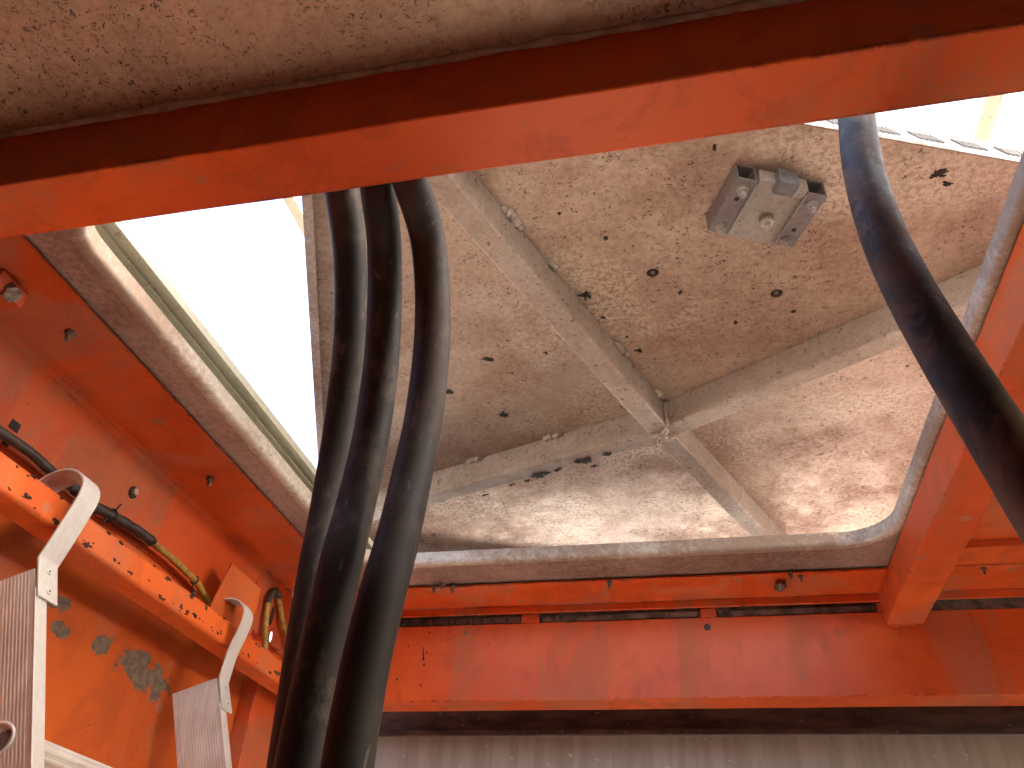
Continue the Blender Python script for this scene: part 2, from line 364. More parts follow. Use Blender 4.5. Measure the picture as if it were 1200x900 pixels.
for (u, v, r) in ((228, 455, .012), (944, 626, .008), (940, 630, .006)):
    p = onz(u, v, zb - .002); mb = MB()
    mb.plate([(p.x + r * math.cos(a) * (1 + .6 * mnoise.noise(V((math.cos(a) * 2, math.sin(a) * 2, u)))), p.y + r * .7 * math.sin(a) * (1 + .5 * mnoise.noise(V((math.cos(a) * 2, math.sin(a) * 2, v))))) for a in [2 * math.pi * k / 16 for k in range(16)]], [], O, X, Y, Z, -.004, .001)
    obj('grime_patch', mb, M_black, t)
# drain channel that stands outside the upstand
t = thing('edge_channel', (-1.02, 1.4, 1.1), 'long olive-grey channel running just outside the bright left upstand of the hatch', 'channel')
mb = MB()
mb.sweep([(-1.052, 1.10), (-1.022, 1.10), (-1.022, 1.106), (-.992, 1.106), (-.992, 1.104 + .022), (-.996, 1.104 + .022), (-.996, 1.112), (-1.052, 1.112)], O, Y, X, Z, .45, 2.42)
obj('channel_profile', mb, M_edge, t)
mb = MB().box(-1.052, -1.046, .45, 2.42, 1.0085, 1.0995); obj('channel_foot', mb, M_edge, t)

# ------------------------------------------------------------------ tilted-round square hatch lid above the opening
ZL = 1.42; K = ZL / 1.22
U2 = V((.932, .362, 0)).normalized(); V2 = V((-.362, .932, 0)).normalized()
LC = onz(785, 510, 1.0); LC = V((LC.x, LC.y, 0)) * 1.255 * K; HALF = .797 * 1.255 * K
t = thing('roof_hatch', (LC.x, LC.y, ZL + .06), 'square galvanised hatch lid, speckled and braced with a cross of tubes, raised above the opening', 'hatch lid')
lid = t
ZS = ZL + .086 * K
hp = [onz(765, 320, ZS), onz(910, 344, ZS)]
def loc(p): q = V((p.x, p.y, 0)) - LC; return (q.dot(U2), q.dot(V2))
holes = [circ(*loc(p), .0145 * K, 14) for p in hp]
h = HALF
obj('lid_sheet', MB().plate([(-h, -h), (h, -h), (h, h), (-h, h)], holes, LC, U2, V2, Z, ZS, ZS + .004), M_lid, t)
for i, p in enumerate(hp):                      # black discs up inside the two holes
    c_ = V((p.x, p.y, ZS + .007)); obj('hole_disc', MB().cyl(c_, c_ + Z * .006, .026), M_black, t)
    obj('rusty_stud', MB().cyl(c_ - Z * .006, c_ + Z * .003, .0065, .0065, 10), M_bolt, t)
mb = MB(); tt = .004; lp = .050 * K
mb.obox(LC, U2, V2, Z, (-h - tt, -h), (-h, h), (ZS - lp, ZS + .004)); mb.obox(LC, U2, V2, Z, (h, h + tt), (-h, h), (ZS - lp, ZS + .004))
mb.obox(LC, U2, V2, Z, (-h - tt, h + tt), (-h - tt, -h), (ZS - .006, ZS + .0045)); mb.obox(LC, U2, V2, Z, (-h - tt, h + tt), (h, h + tt), (ZS - lp, ZS + .0045))
mb.obox(LC, U2, V2, Z, (-h, -h + .022), (-h + .001, h - .001), (ZS - lp - .003, ZS - lp))
obj('lid_rim', mb, M_frame, t)
# cross braces: four arms meeting in the middle
Cn = onz(776, 511, ZL)
ends = [onz(511, 213, ZL), onz(888, 626, ZL), onz(496, 589, ZL), onz(1062, 395, ZL)]
def arm(e, ext, hz, wdt, zoff=0.):
    d = (e - Cn); L = d.length; d = d / L; s = Z.cross(d).normalized()
    w_ = wdt / 2; r = .006; pr = []
    for (px, py, a0) in ((w_ - r, hz, 90), (-w_ + r, hz, 90), (-w_ + r, r, 180), (w_ - r, r, 270)):
        if py == hz: pr.append(((w_ if px > 0 else -w_), hz)); continue
        for k in range(4):
            a = math.radians(a0 + 90 * k / 3); pr.append((px + r * math.cos(a), py + r * math.sin(a)))
    mb = MB(); base = V((Cn.x, Cn.y, ZL + zoff)); mb.sweep(pr, base, d, s, Z, .0, L * ext)
    return mb, d, s, L
HT = ZS - ZL - .001
arms = []
for k, (e, ext, wd) in enumerate(((ends[0], 1.30, .058), (ends[1], 1.35, .056), (ends[2], 1.35, .058), (ends[3], 1.55, .056))):
    mb, d, s, L = arm(e, ext, HT - .0006 * k, wd * K, .0006 * k); arms.append((d, s, L))
    obj('brace_tube', mb, M_tube, t)
def bead(p0, p1, r, name='weld_bead', seed=0, lump=.9, parent=None, mat=None):
    n = 14; pts = []; r = r * (K if parent is None else 1)
    for i in range(n + 1):
        q = p0.lerp(p1, i / n) + V((mnoise.noise(V((i * .7, seed, 0))), mnoise.noise(V((i * .7, seed, 5))), .4 * mnoise.noise(V((i * .7, seed, 9))))) * r * .6
        pts.append(q)
    rr = [r * (.35 + .65 * min(1, 4 * min(i, n - i) / n + .15)) * (1 + .3 * mnoise.noise(V((i * .9, seed, 2)))) for i in range(n + 1)]
    return obj(name, MB().path(pts, rr, 8, lump=lump, seed=seed), mat or M_tube, parent or lid, smooth=True)
def onarm(k, f, side, z): d, s, L = arms[k]; return V((Cn.x, Cn.y, z)) + d * (L * f) + s * side
sg0 = -1 if arms[0][1].x < 0 else 1            # +x side of the upper arm
for f0, f1, sd_ in ((.83, .76, 0), (.33, .26, 1), (.10, .05, 2), (.64, .62, 3)):
    bead(onarm(0, f0, sg0 * .031 * K, ZS - .003), onarm(0, f1, sg0 * .031 * K, ZS - .003), .0115, seed=sd_)
sg2 = -1 if arms[2][1].y > 0 else 1            # near side of the left arm
for f0, f1, sd_ in ((.78, .70, 4), (.44, .36, 5)):
    bead(onarm(2, f0, sg2 * .031 * K, ZS - .003), onarm(2, f1, sg2 * .031 * K, ZS - .003), .011, seed=sd_)
c0 = V((Cn.x, Cn.y, ZL - .001))
dA, dB = arms[0][0], arms[3][0]
bead(c0 - (dA - dB) * .030, c0 + (dA - dB) * .030 + V((0, 0, .001)), .0085, seed=7)
bead(c0 - (dA + dB) * .035, c0 + (dA + dB) * .032, .0070, seed=8)
bead(V((Cn.x, Cn.y, ZL)) + (dA + dB) * .033 * K + Z * .001, V((Cn.x, Cn.y, ZS - .004)) + (dA + dB) * .033 * K, .0095, seed=9)
# black grease splats
def splat(p, r, asp=1., ang=0., n=26, spiky=.7, name='grease_splat', mat=None, parent=None, nz=-1, seed=0):
    pl = []; r = r * K * 1.15
    for k in range(n):
        a = 2 * math.pi * k / n; q = 1 + spiky * 1.6 * mnoise.noise(V((math.cos(a) * 2.3 + seed, math.sin(a) * 2.3, seed * 1.7))) + spiky * .5 * random.uniform(-1, 1)
        q = max(.25, q); x_ = r * q * math.cos(a) * asp; y_ = r * q * math.sin(a)
        pl.append((x_ * math.cos(ang) - y_ * math.sin(ang), x_ * math.sin(ang) + y_ * math.cos(ang)))
    mb = MB(); mb.plate(pl, [], V(p), X, Y, Z, -.0015, .0006)
    return obj(name, mb, mat or M_black, parent or lid)
for i, (u, v, r, asp, ang) in enumerate(((590, 486, .0105, 1.2, .4), (571, 421, .006, 1.8, .6), (524, 459, .006, 2, .9), (687, 346, .010, 1.1, 0), (710, 279, .004, 1, .9),
        (797, 343, .005, .6, .3), (838, 172, .006, .6, .3), (707, 372, .004, 1, 0), (748, 411, .004, 2, .5), (862, 378, .006, .6, .2), (930, 365, .004, 1, 0), (1098, 205, .008, 1.6, -.3),
        (655, 250, .003, 1, 0), (735, 395, .0025, 1, 0), (1110, 216, .005, 1.8, .4), (640, 414, .003, 1.6, 1))):
    splat(onz(u, v, ZS - .0008), r, asp, ang, seed=i)
for i, (u, v, r, asp) in enumerate(((635, 551, .012, 1.7), (683, 535, .011, 1.6), (654, 546, .004, 2), (600, 563, .004, 2), (568, 575, .004, 2), (712, 527, .006, 1.6), (697, 541, .005, 1.8), (618, 558, .004, 2))):
    splat(onz(u, v + 5, ZL + .0003), r, asp, 2.75, seed=20 + i)
# bolts low on the lid's left corner
for (u, v) in ((495, 631), (508, 627)):
    p = onz(u, v, ZS - .002); obj('lid_bolt', MB().cyl(p, p - Z * .012, .010, .009, 6), M_bolt, t)
# ridged tread strip along the near edge
mb = MB(); a0, a1 = -.55, h
mb.obox(LC, U2, V2, Z, (a0, a1), (-h - .0015, -h + .0015), (ZS + .005, ZS + .050))
M_tread = simple('worn_tread', (.72, .73, .72), (.62, .62, .61), 30, .5, .1)
tr = obj('tread_strip', mb, M_tread, t)
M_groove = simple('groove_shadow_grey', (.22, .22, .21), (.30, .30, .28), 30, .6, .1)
mb = MB(); k = a0
while k < a1 - .08:
    for j in range(5):
        q = LC + U2 * (k + j * .013) - V2 * (h + .0015)
        dd = (U2 * .85 - Z * .52).normalized(); n_ = V2
        mb.obox(q + Z * (ZS + .030), dd, dd.cross(n_).normalized(), -n_, (-.016, .022), (-.0018, .0018), (0, .003))
    k += .105
obj('tread_ribs', mb, M_groove, t)
# latch bracket
M_chan = galv('dull_zinc_channel', base=(.22, .21, .22), film=(.16, .12, .10), filmamt=.5, speck=.6, metal=.5, rough=.42, spc=120)
ZP = ZS - .034
lc = onz(893, 236, ZS); lo = V((lc.x, lc.y, 0)); ang = math.radians(3)
A2 = (U2 * math.cos(ang) + V2 * math.sin(ang)).normalized(); B2 = Z.cross(A2)
lb = MB()
br = obj('latch_plate', MB().obox(lo, A2, B2, Z, (-.052, .052), (-.070, .074), (ZP - .004, ZP)), M_box, t, bevel=.0015)
def sub(name, mb, mat, **k): return obj(name, mb, mat, br, **k)
for sx in (-1, 1):
    c_ = sx * .074; mb = MB()
    pr = []
    hw, top, bot, wt = .021, ZS - .001, ZP - .010, .0035
    for (x0, x1, z0, z1) in ((-hw, -hw + wt, bot, top), (hw - wt, hw, bot, top), (-hw + wt, hw - wt, bot, bot + wt), (-hw + wt, hw - wt, top - wt, top)):
        mb.obox(lo, A2, B2, Z, (c_ + x0, c_ + x1), (-.075, .066), (z0, z1))
    sub('channel', mb, M_chan)
    for by in (-.052, .050):
        p = lo + A2 * c_ + B2 * by + Z * bot
        sub('bolt', MB().cyl(p + Z * .002, p - Z * .003, .0125, .0125, 16).cyl(p - Z * .0031, p - Z * .012, .0105, .0100, 6).cyl(p - Z * .012, p - Z * .024, .0058, .005, 10), M_box)
    p = lo + A2 * c_ + B2 * (-.026 if sx < 0 else .020) + Z * (bot - .0006)
    sub('drilled_hole', MB().cyl(p, p + Z * .0004, .005, .005, 12), M_black)  # black disc paints the dark of the hole
    sub('web', MB().obox(lo, A2, B2, Z, sorted((sx * .0515, sx * .0535)), (-.070, .066), (ZP - .014, ZS - .002)), M_box)
sub('cross_bar', MB().obox(lo, A2, B2, Z, (-.0505, .0505), (-.084, -.060), (ZP - .012, ZS - .014)), M_box, bevel=.003)
sub('latch_block', MB().obox(lo, A2, B2, Z, (-.020, .022), (-.100, -.066), (ZP - .026, ZP + .012)), simple('grey_zinc', (.20, .20, .215), (.13, .125, .13), 30, .45, .5), bevel=.002)
p = lo + A2 * .008 + B2 * .010 + Z * (ZP - .004)
sub('washer', MB().cyl(p, p - Z * .004, .0165, .0165, 20), M_bright); sub('washer', MB().cyl(p - Z * .0042, p - Z * .007, .0145, .0145, 20), M_bolt)
sub('hex_nut', MB().cyl(p - Z * .0072, p - Z * .017, .0145, .0135, 6), M_bright, bevel=.001)
sub('bolt_end', MB().cyl(p - Z * .017, p - Z * .026, .0075, .0065, 12), M_bright)

pv = V((lo.x, lo.y, ZS))
for o_ in [br] + [c for c in bpy.data.objects if c.parent == br]:
    for v_ in o_.data.vertices: v_.co = pv + (v_.co - pv) * K
# ------------------------------------------------------------------ bars above the roof against the sky
for (pa, pb, zz, w_, lab) in (((340, 220), (352, 272), 1.85, .035, 'short grey bar against the sky at the left edge of the raised lid'),
                             ((1159, 121), (1147, 189), 1.85, .040, 'thin grey bar against the sky above the right corner of the lid')):
    a_ = onz(*pa, zz); b_ = onz(*pb, zz); x_ = (a_.x + b_.x) / 2
    t = thing('roof_bar', (x_, 1.5, zz), lab, 'bar', 'bars above the roof')
    mb = MB().sweep([(-w_ / 2, 0), (w_ / 2, 0), (w_ / 2, .005), (-w_ / 2 + .005, .005), (-w_ / 2 + .005, .04), (-w_ / 2, .04)], V((x_, 0, zz)), Y, X, Z, .3, 4.6)
    obj('angle_profile', mb, M_edge, t)
    for yy in (.4, 4.4):
        obj('post', MB().box(x_ - .015, x_ + .015, yy, yy + .03, 1.01, zz + .001), M_edge, t)

# ------------------------------------------------------------------ right beam
t = thing('roof_beam', (.63, 1.6, .892), 'dusty orange box beam right of the hatch running back to the rear cross member', 'beam')
obj('box_section', MB().long(O, Y, X, Z, (.661, 2.509), (.576, .682), (.892, .9985), 50, .0015, 4), M_right, t, bevel=.004)
bead(V((.580, 2.505, .8925)), V((.678, 2.505, .8925)), .006, parent=t, mat=M_right, seed=12)
for (u, v) in ((1076, 725),):
    p = ony(u, v, 2.5); obj('rust_scab', MB().path([p, p + V((.008, 0, -.003)), p + V((.016, -.002, -.001))], [.004, .006, .003], 8, lump=.8), M_bolt, t, smooth=True)

# ------------------------------------------------------------------ rear member
def nutstud(p, n, r=.010, ln=.016, parent=None, name='bolt', mat=None):
    p = V(p); n = V(n)
    b0 = obj(name, MB().cyl(p - n * .001, p + n * r * .9, r, r * .95, 6), mat or M_bolt, parent, bevel=.0008)
    obj('stud', MB().cyl(p + n * r * .9, p + n * (r * .9 + ln), r * .5, r * .45, 10), mat or M_bolt, b0)
    return b0
t = thing('rear_beam', (0, 2.55, .69), 'wide orange rear beam with a bolted flange and a row of dark slots', 'beam')
obj('flange', MB().long(O, X, Y, Z, (-1.279, 1.9), (2.332, 2.5105), (.992, 1.0), 40, .001, 6), M_rear, t, bevel=.002)
obj('flange_lip', MB().box(-1.279, 1.9, 2.505, 2.5165, .966, .9915), M_rear, t, bevel=.003)
obj('main_panel', MB().long(O, X, Y, Z, (-1.2785, 1.9), (2.518, 2.634), (.690, .937), 40, .0012, 8), M_rear, t, bevel=.004)
obj('slot_backing', MB().box(-1.2785, 1.9, 2.530, 2.54, .9375, .991), M_grime, t)
for (u0, u1) in ((611, 632), (821, 840), (1031, 1042)):
    a_ = ony(u0, 722, 2.518).x; b_ = ony(u1, 721, 2.518).x
    obj('slot_bridge', MB().box(a_, b_, 2.5185, 2.5295, .936, .968), M_rear, t, bevel=.004)
random.seed(3)
x_ = ony(470, 728, 2.52).x; xe = ony(611, 728, 2.52).x
while x_ < xe - .02:                              # lumps of old sealant in the first slot
    w_ = random.uniform(.018, .06)
    obj('sealant_lump', MB().long(O, X, Y, Z, (x_, min(xe, x_ + w_) - .004), (2.522, 2.5295), (.9375 + random.uniform(0, .003), .966 - random.uniform(0, .004)), 4, .002, x_), M_brown, t, bevel=.004)
    x_ += w_
for (u0, u1, z0) in ((634, 646, 0), (651, 655, 0), (662, 818, 1), (842, 848, 0), (858, 1029, 1)):
    a_ = ony(u0, 722, 2.52).x; b_ = ony(u1, 721, 2.52).x
    obj('sealant_strip', MB().long(O, X, Y, Z, (a_, b_), (2.523, 2.5295), (.940, .960), 8, .002, u0), M_grime, t, bevel=.004)
for (u, v) in ((509, 690), (518, 686), (531, 690), (714, 684), (912, 688), (926, 674), (938, 677), (1152, 668)):
    p = onz(u, v - 3, .992); nutstud(p, (0, 0, -1), .0095 if v > 680 else .008, .014, t)
p = onz(912, 683, .985); obj('rust_clump', MB().path([p, p + V((.006, .004, -.012)), p + V((.004, .0, -.024))], [.010, .016, .007], 10, lump=1.1, seed=3), M_bolt, t, smooth=True)
for (u, v, r) in ((829, 735, .011), (545, 742, .006), (700, 737, .004)):
    p = ony(u, v, 2.5172); obj('plug', MB().cyl(p, p - Y * .004, r, r * .7, 14), M_grime, t)
random.seed(11)
for (u, v, s) in ((496, 772, .006), (497, 779, .005), (500, 765, .004), (479, 757, .004), (503, 741, .004), (525, 750, .004), (493, 803, .004), (455, 785, .006), (527, 749, .002), (505, 767, .002), (620, 712, .003), (465, 796, .005), (700, 746, .003), (573, 755, .003), (640, 766, .002)):
    p = ony(u, v, 2.517); mb = MB()
    mb.plate([(s * math.cos(a) * random.uniform(.6, 1.3) * .6, s * math.sin(a) * random.uniform(.6, 1.3)) for a in [2 * math.pi * k / 12 for k in range(12)]], [], p, X, Z, Y, -.001, .0006)
    obj('paint_chip', mb, M_black, t)
p0 = ony(497, 773, 2.5165); p1 = ony(496, 758, 2.5165)
obj('paint_chip', MB().path([p0, p0.lerp(p1, .5) + V((-.002, 0, 0)), p1], [.0015, .0025, .001], 6), M_black, t)
# stepped plates right of the roof beam
t = thing('corner_plate', (1.2, 2.1, 1.0), 'stepped orange roof plates right of the dusty beam above its right-hand bolt', 'roof plate')
obj('lower_plate', MB().box(.6825, 1.9, 2.205, 2.3315, .996, 1.004), M_right, t, bevel=.002)
obj('upper_plate', MB().box(.6825, 1.9, 1.95, 2.2045, 1.010, 1.018), M_right, t, bevel=.002)
obj('plate_lip', MB().box(.6825, 1.9, 2.198, 2.2043, .988, 1.0095), M_right, t, bevel=.002)
tag(obj('outer_roof_sheet', MB().box(.6835, 2.66, .60, 1.9485, 1.0125, 1.018).box(1.905, 2.66, 1.949, 2.40, 1.0125, 1.018).box(-1.36, 2.66, 2.4005, 2.92, 1.0125, 1.018), M_roof), 'dark roof sheet outside the right-hand orange beam, extended unseen to stop sun leaks', 'roof sheet', kind='structure')  # right and rear strips added to stop sun leaking in from above

tag(obj('sun_screen', MB().box(1.9, 1.95, -1.0, 1.15, 1.0185, 3.3), M_grey), 'unseen grey screen added above the roof to block the sun', 'wall', kind='structure')  # added out of view to keep direct sun off hoses and ladder
tag(obj('bounce_cut_deck', MB().box(-1.29, 2.66, 2.4, 3.7, 1.0185, 1.024).box(-2.2, -1.14, -1.0, 2.0, 1.0185, 1.024).box(.70, 1.895, .61, 2.3995, 1.0185, 1.024).box(1.955, 2.66, -1.0, 2.3995, 1.0185, 1.024), M_brown), 'unseen dark roof deck added to cut light bounced onto the lid', 'roof deck', kind='structure')  # dark boxes added unseen so less sun bounces near the lid
tag(obj('bounce_roof', MB().box(-6.0, 3.5, 3.7005, 9.0, 1.0185, 1.024).box(-6, -2.2005, -1.0, 2.0, 1.0185, 1.024), M_deck), 'unseen pale roof farther off, laid out to bounce light under the lid', 'roof', kind='structure')  # unseen sunlit surface added to bounce grazing light onto the lid underside
# steel rail and grey panel under and behind the rear beam
t = thing('steel_rail', (0, 2.8, .66), 'dark brown steel rail just under the rear beam, above the grey panel', 'rail')
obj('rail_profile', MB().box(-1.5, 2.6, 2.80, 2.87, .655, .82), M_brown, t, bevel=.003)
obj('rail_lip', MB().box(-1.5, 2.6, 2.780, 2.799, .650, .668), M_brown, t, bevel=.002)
t = thing('grey_panel', (0, 2.88, FLOOR), 'grey streaked metal panel along the very bottom of the picture', 'panel')
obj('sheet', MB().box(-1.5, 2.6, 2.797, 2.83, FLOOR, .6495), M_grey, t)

# ------------------------------------------------------------------ left side wall
t = thing('side_wall', (-1.28, 1.4, .8), 'orange side wall with dusty bolted flange left of the hatch', 'wall')
sw = t
prof = [(-1.078, .994), (-1.258, .990), (-1.272, .986), (-1.281, .976), (-1.284, .962), (-1.300, .800), (-1.304, .800), (-1.288, .964), (-1.285, .978), (-1.276, .992), (-1.260, .998), (-1.078, 1.000)]
obj('flange_panel', MB().sweep(prof, O, Y, X, Z, .661, 2.100), M_side, t, smooth=False)
obj('flange_end', MB().box(-1.285, -1.078, 2.1003, 2.3315, .992, .999), M_side, t)
prof2 = [(p[0], p[1]) for p in prof]; prof2[0] = (-1.2795, .9905); prof2[-1] = (-1.2795, .9975)
obj('end_panel', MB().sweep([(-1.2815, .976), (-1.284, .962), (-1.300, .800), (-1.304, .800), (-1.288, .964), (-1.2855, .978)], O, Y, X, Z, 2.3315, 2.62), M_side, t)
obj('lower_lip', MB().box(-1.312, -1.305, .0, 2.62, .755, .812), M_rail, t, bevel=.002)
obj('near_panel', MB().box(-1.34, -1.305, -1.0, .66, .76, 1.0), M_side, t)
def xw(v_): return -1.29
for (u, v) in ((83, 392), (247, 563)):
    nutstud(onz(u, v - 3, .992), (0, 0, -1), .011, .014, t)
p = onx(155, 577, -1.292); r0 = MB().cyl(p + X * .000, p + X * .004, .016, .015, 20); k0 = obj('bolt_recess', r0, M_black, t)  # black disc paints the shaded recess round the bolt
obj('bolt_head', MB().cyl(p + X * .004, p + X * .012, .0095, .009, 6), M_bright, k0)
for (u, v, s) in ((17, 499, .012), (141, 604, .009), (6, 519, .008)):
    p = onx(u, v, -1.2955 if v < 510 else -1.299); obj('square_slot', MB().box(p.x, p.x + .002, p.y - s, p.y + s, p.z - s * .8, p.z + s * .8), M_black, t)  # black blocks paint the dark of the square openings
# bare scab on the wall
p = onx(146, 532, -1.2885)
pl = [(.020 * math.cos(a) * (1 + .2 * math.sin(3 * a)), .034 * math.sin(a) * (1 - .25 * math.cos(a))) for a in [2 * math.pi * k / 18 for k in range(18)]]
obj('bare_scab', MB().plate(pl, [], p, (Y + Z * .0).normalized(), Z, X, -.002, .0009), simple('bare_brown', (.16, .08, .06), (.10, .06, .05), 60, .7), t)
# big bolt and bracket end at the picture's left edge
t = thing('bolted_bracket', onz(-12, 360, .95), 'orange bracket end with a big rusty hex bolt at the far left edge', 'bracket')
p = onz(15, 346, .955)
obj('bracket_arm', MB().box(p.x - .12, p.x - .008, p.y - .035, p.y + .035, .955, .9915), M_side, t, bevel=.004)
obj('hex_bolt', MB().cyl(p + V((-.03, 0, .028)), p + V((.0, 0, .0)), .018, .0175, 6), M_bolt, t, bevel=.002)
obj('washer', MB().cyl(p + V((-.034, 0, .032)), p + V((-.028, 0, .026)), .024, .024, 20), M_bolt, t)

# lower panel of the side
t = thing('lower_side_panel', (-1.33, 1.2, 0), 'orange lower side panel with grey flaked patches behind the ladder', 'panel')
obj('sheet', MB().box(-1.345, -1.330, -1.0, 2.40, FLOOR, .757), M_low, t)
t = thing('corner_post', (-1.33, 2.3, 0), 'dusty orange corner post behind the hoses, beyond the far ladder rail', 'post')
obj('sheet', MB().box(-1.3295, -1.28, 2.232, 2.62, FLOOR, .7545), M_side, t, bevel=.004)

# handrail tube
t = thing('side_rail', (-1.24, 1.2, .66), 'orange square side tube with badly chipped edges that carries the ladder hooks', 'rail')
obj('square_tube', MB().long(O, Y, X, Z, (-1.0, 2.50), (-1.268, -1.195), (.661, .726), 90, .0012, 15), M_rail, t, bevel=.010, seg=3)
obj('end_bracket', MB().box(-1.304, -1.2685, 2.38, 2.45, .67, .72), M_rail, t, bevel=.002)
random.seed(23)
for i in range(70):                                # flaked chips along the edges of the tube
    yy = random.uniform(1.0, 2.35); zc_ = random.choice((.7195, .6735, .6735, .682))
    q = V((-1.1945, yy, zc_ + random.gauss(0, .003)))
    s = random.choice((.0015, .002, .003, .0045)) ; mb = MB(); ph = random.uniform(0, 6.28); el = random.uniform(1, 2.6); sk = random.uniform(-.8, .8)
    pl = []
    for k in range(16):
        a = 2 * math.pi * k / 16; rr = s * (1 + .55 * mnoise.noise(V((math.cos(a) * 1.7 + i, math.sin(a) * 1.7, i * .37))) * 2) * random.uniform(.75, 1.25)
        pl.append((rr * math.cos(a) * el + sk * rr * math.sin(a), rr * math.sin(a)))
    mb.plate(pl, [], q, Y, Z, X, -.0015, .0006)
    obj('paint_chip', mb, M_black, t)

# ------------------------------------------------------------------ gusset, end plate with holes, cable loop
t = thing('gusset_plate', (-1.25, 2.15, .8), 'upright orange gusset plate in the far left corner beside the yellow cable', 'gusset')
c4 = [onx(271, 660, -1.235), onx(305, 690, -1.20), onx(290, 756, -1.20), onx(240, 722, -1.235)]
nrm = (c4[1] - c4[0]).cross(c4[2] - c4[0]).normalized() * .003
obj('plate', MB().hexa([c4[i] - nrm for i in range(4)] + [c4[i] + nrm for i in range(4)]), M_low, t, bevel=.001)
c5 = [onx(305.5, 690, -1.1995), onx(290.5, 757, -1.1995)]
obj('side_fold', MB().hexa([c5[0], c5[0] + V((-.080, .03, 0)), c5[1] + V((-.080, .03, 0)), c5[1], c5[0] + V((0, .003, 0)), c5[0] + V((-.080, .033, 0)), c5[1] + V((-.080, .033, 0)), c5[1] + V((0, .003, 0))]), M_side, t)
# end of the wall: a plate with two real slots that show daylight
XE = -1.284
h1 = onx(321, 694, XE); h2 = onx(318, 746, XE); h3 = onx(319, 722, XE + .002)
t = thing('slotted_plate', (XE, 2.2, .8), 'orange plate with two daylit slots where the yellow cable loop hangs', 'plate')
obj('sheet', MB().plate([(2.1003, .8005), (2.3315, .8005), (2.3315, .9915), (2.1003, .9915)], [circ(h1.y, h1.z, .010, 12, 1.0, 1.7), circ(h2.y, h2.z, .012, 12, .9, 1.5)], V((XE, 0, 0)), Y, Z, X, -.004, 0), M_side, t)
obj('dark_slot', MB().plate(circ(h3.y, h3.z, .012, 14, .9, 2.6), [], V((XE, 0, 0)), Y, Z, X, -.001, .001), M_black, t)  # black patch paints the shaded opening, not cut through
obj('grime_line', MB().path([onx(336 + i * 3, 690 + 1.5 * math.sin(i), XE + .001) for i in range(5)], .0020, 6), M_black, t)

# ------------------------------------------------------------------ cables
t = thing('taped_cable', onx(0, 505, -1.27), 'cable along the side wall, black and taped near the ladder hook, yellow beyond', 'cable')
cp = [(-90, 455), (-30, 488), (0, 506), (35, 530), (60, 552), (86, 572), (104, 590), (130, 604), (150, 615), (168, 627), (190, 645), (212, 664), (228, 680), (238, 695), (246, 712), (250, 740)]
cw = [onx(u, v, -1.272 if u < 230 else -1.272 - (u - 228) * .0006) for u, v in cp]
sp = smooth_pts(cw, 6)
i0 = 9 * 6
obj('black_length', MB().path(sp[:i0 + 1], .0105, 12), M_cblk, t, smooth=True)
obj('yellow_length', MB().path(sp[i0 - 2:], .0088, 12), M_cyel, t, smooth=True)
tp = sp[5 * 6:i0 + 4]
obj('tape_wrap', MB().path(tp, [.0125 + .0035 * mnoise.noise(V((i * .8, 3, 0))) for i in range(len(tp))], 12, lump=.35), simple('black_tape', (.012, .010, .010), (.04, .03, .028), 60, .5), t, smooth=True)
def tie(c, d, r, parent, tail):
    d = V(d).normalized(); x = d.orthogonal().normalized(); y = d.cross(x)
    pts = [V(c) + (x * math.cos(a) + y * math.sin(a)) * r for a in [2 * math.pi * k / 16 for k in range(17)]]
    mb = MB().path(pts, .0022, 6); mb.path([V(c) + V(tail) * .3, V(c) + V(tail)], .002, 6)
    obj('cable_tie', mb, M_black, parent)
tie(cw[7], cw[8] - cw[6], .0150, t, (0.01, -.028, -.035)); tie(cw[12], cw[13] - cw[11], .0105, t, (.008, -.012, -.026)); tie(cw[7], cw[8] - cw[6], .0148, t, (0.005, .012, .035))
t = thing('cable_loop', onx(322, 690, XE), 'yellow cable loop hanging from the upper slot behind the left hose', 'cable')
lp_ = [(310, 790, .025), (311, 765, .022), (311, 735, .018), (313, 712, .015), (316, 698, .012), (322, 694, .011), (326, 701, .013), (329, 718, .016), (333, 736, .020), (341, 750, .022), (352, 760, .024)]
obj('yellow_length', MB().path(smooth_pts([onx(u, v, XE + q) for u, v, q in lp_], 6), .0085, 12), M_cyel, t, smooth=True)
tq = [onx(u, v, XE + q + .001) for u, v, q in ((314, 706, .016), (317, 697, .013), (323, 692, .013), (327, 700, .016))]
obj('tape_wrap', MB().path(smooth_pts(tq, 5), .0100, 10, lump=.4), M_cblk, t, smooth=True)

# ------------------------------------------------------------------ ladder
Ld = V((.342, .126, -1)).normalized()                          # down the ladder
S1 = onx(53, 690, -1.178); S2 = onx(262.5, 822, -1.170)
Wd = (S2 - S1); WL = Wd.length; Wd.normalize()
Nn = Ld.cross(Wd).normalized(); Nn = Nn if Nn.x > 0 else -Nn
t = thing('ladder', S1 + Ld * 2.2, 'aluminium ladder hooked over the orange side tube at lower left', 'ladder')
LEN = 2.25
def stile(o, top, near):
    """o = far corner of the outer flange; the web faces the viewer (-Wd)"""
    mb = MB(); fw, dep, wt = .030, .118, .003
    pr = [(0, 0), (-fw, 0), (-fw, -dep), (0, -dep), (0, -dep + wt), (-fw + wt, -dep + wt)]
    # ribs along the web
    
    pr = [(0, 0), (-fw, 0)]
    n = 14
    for i in range(n):
        a = -.010 - i * (dep - .02) / n; b2 = a - (dep - .02) / n * .5
        pr += [(-fw, a), (-fw - .0004, a - .0008), (-fw - .0004, b2), (-fw, b2 - .0008)]
    pr += [(-fw, -dep), (0, -dep), (0, -dep + wt), (-fw + wt, -dep + wt), (-fw + wt, -wt), (0, -wt)]
    mb.sweep(pr, o, Ld, Wd, Nn, top, LEN)
    return mb
st1 = obj('stile', stile(S1, -.028, 1), M_alu, t)
o2 = S2
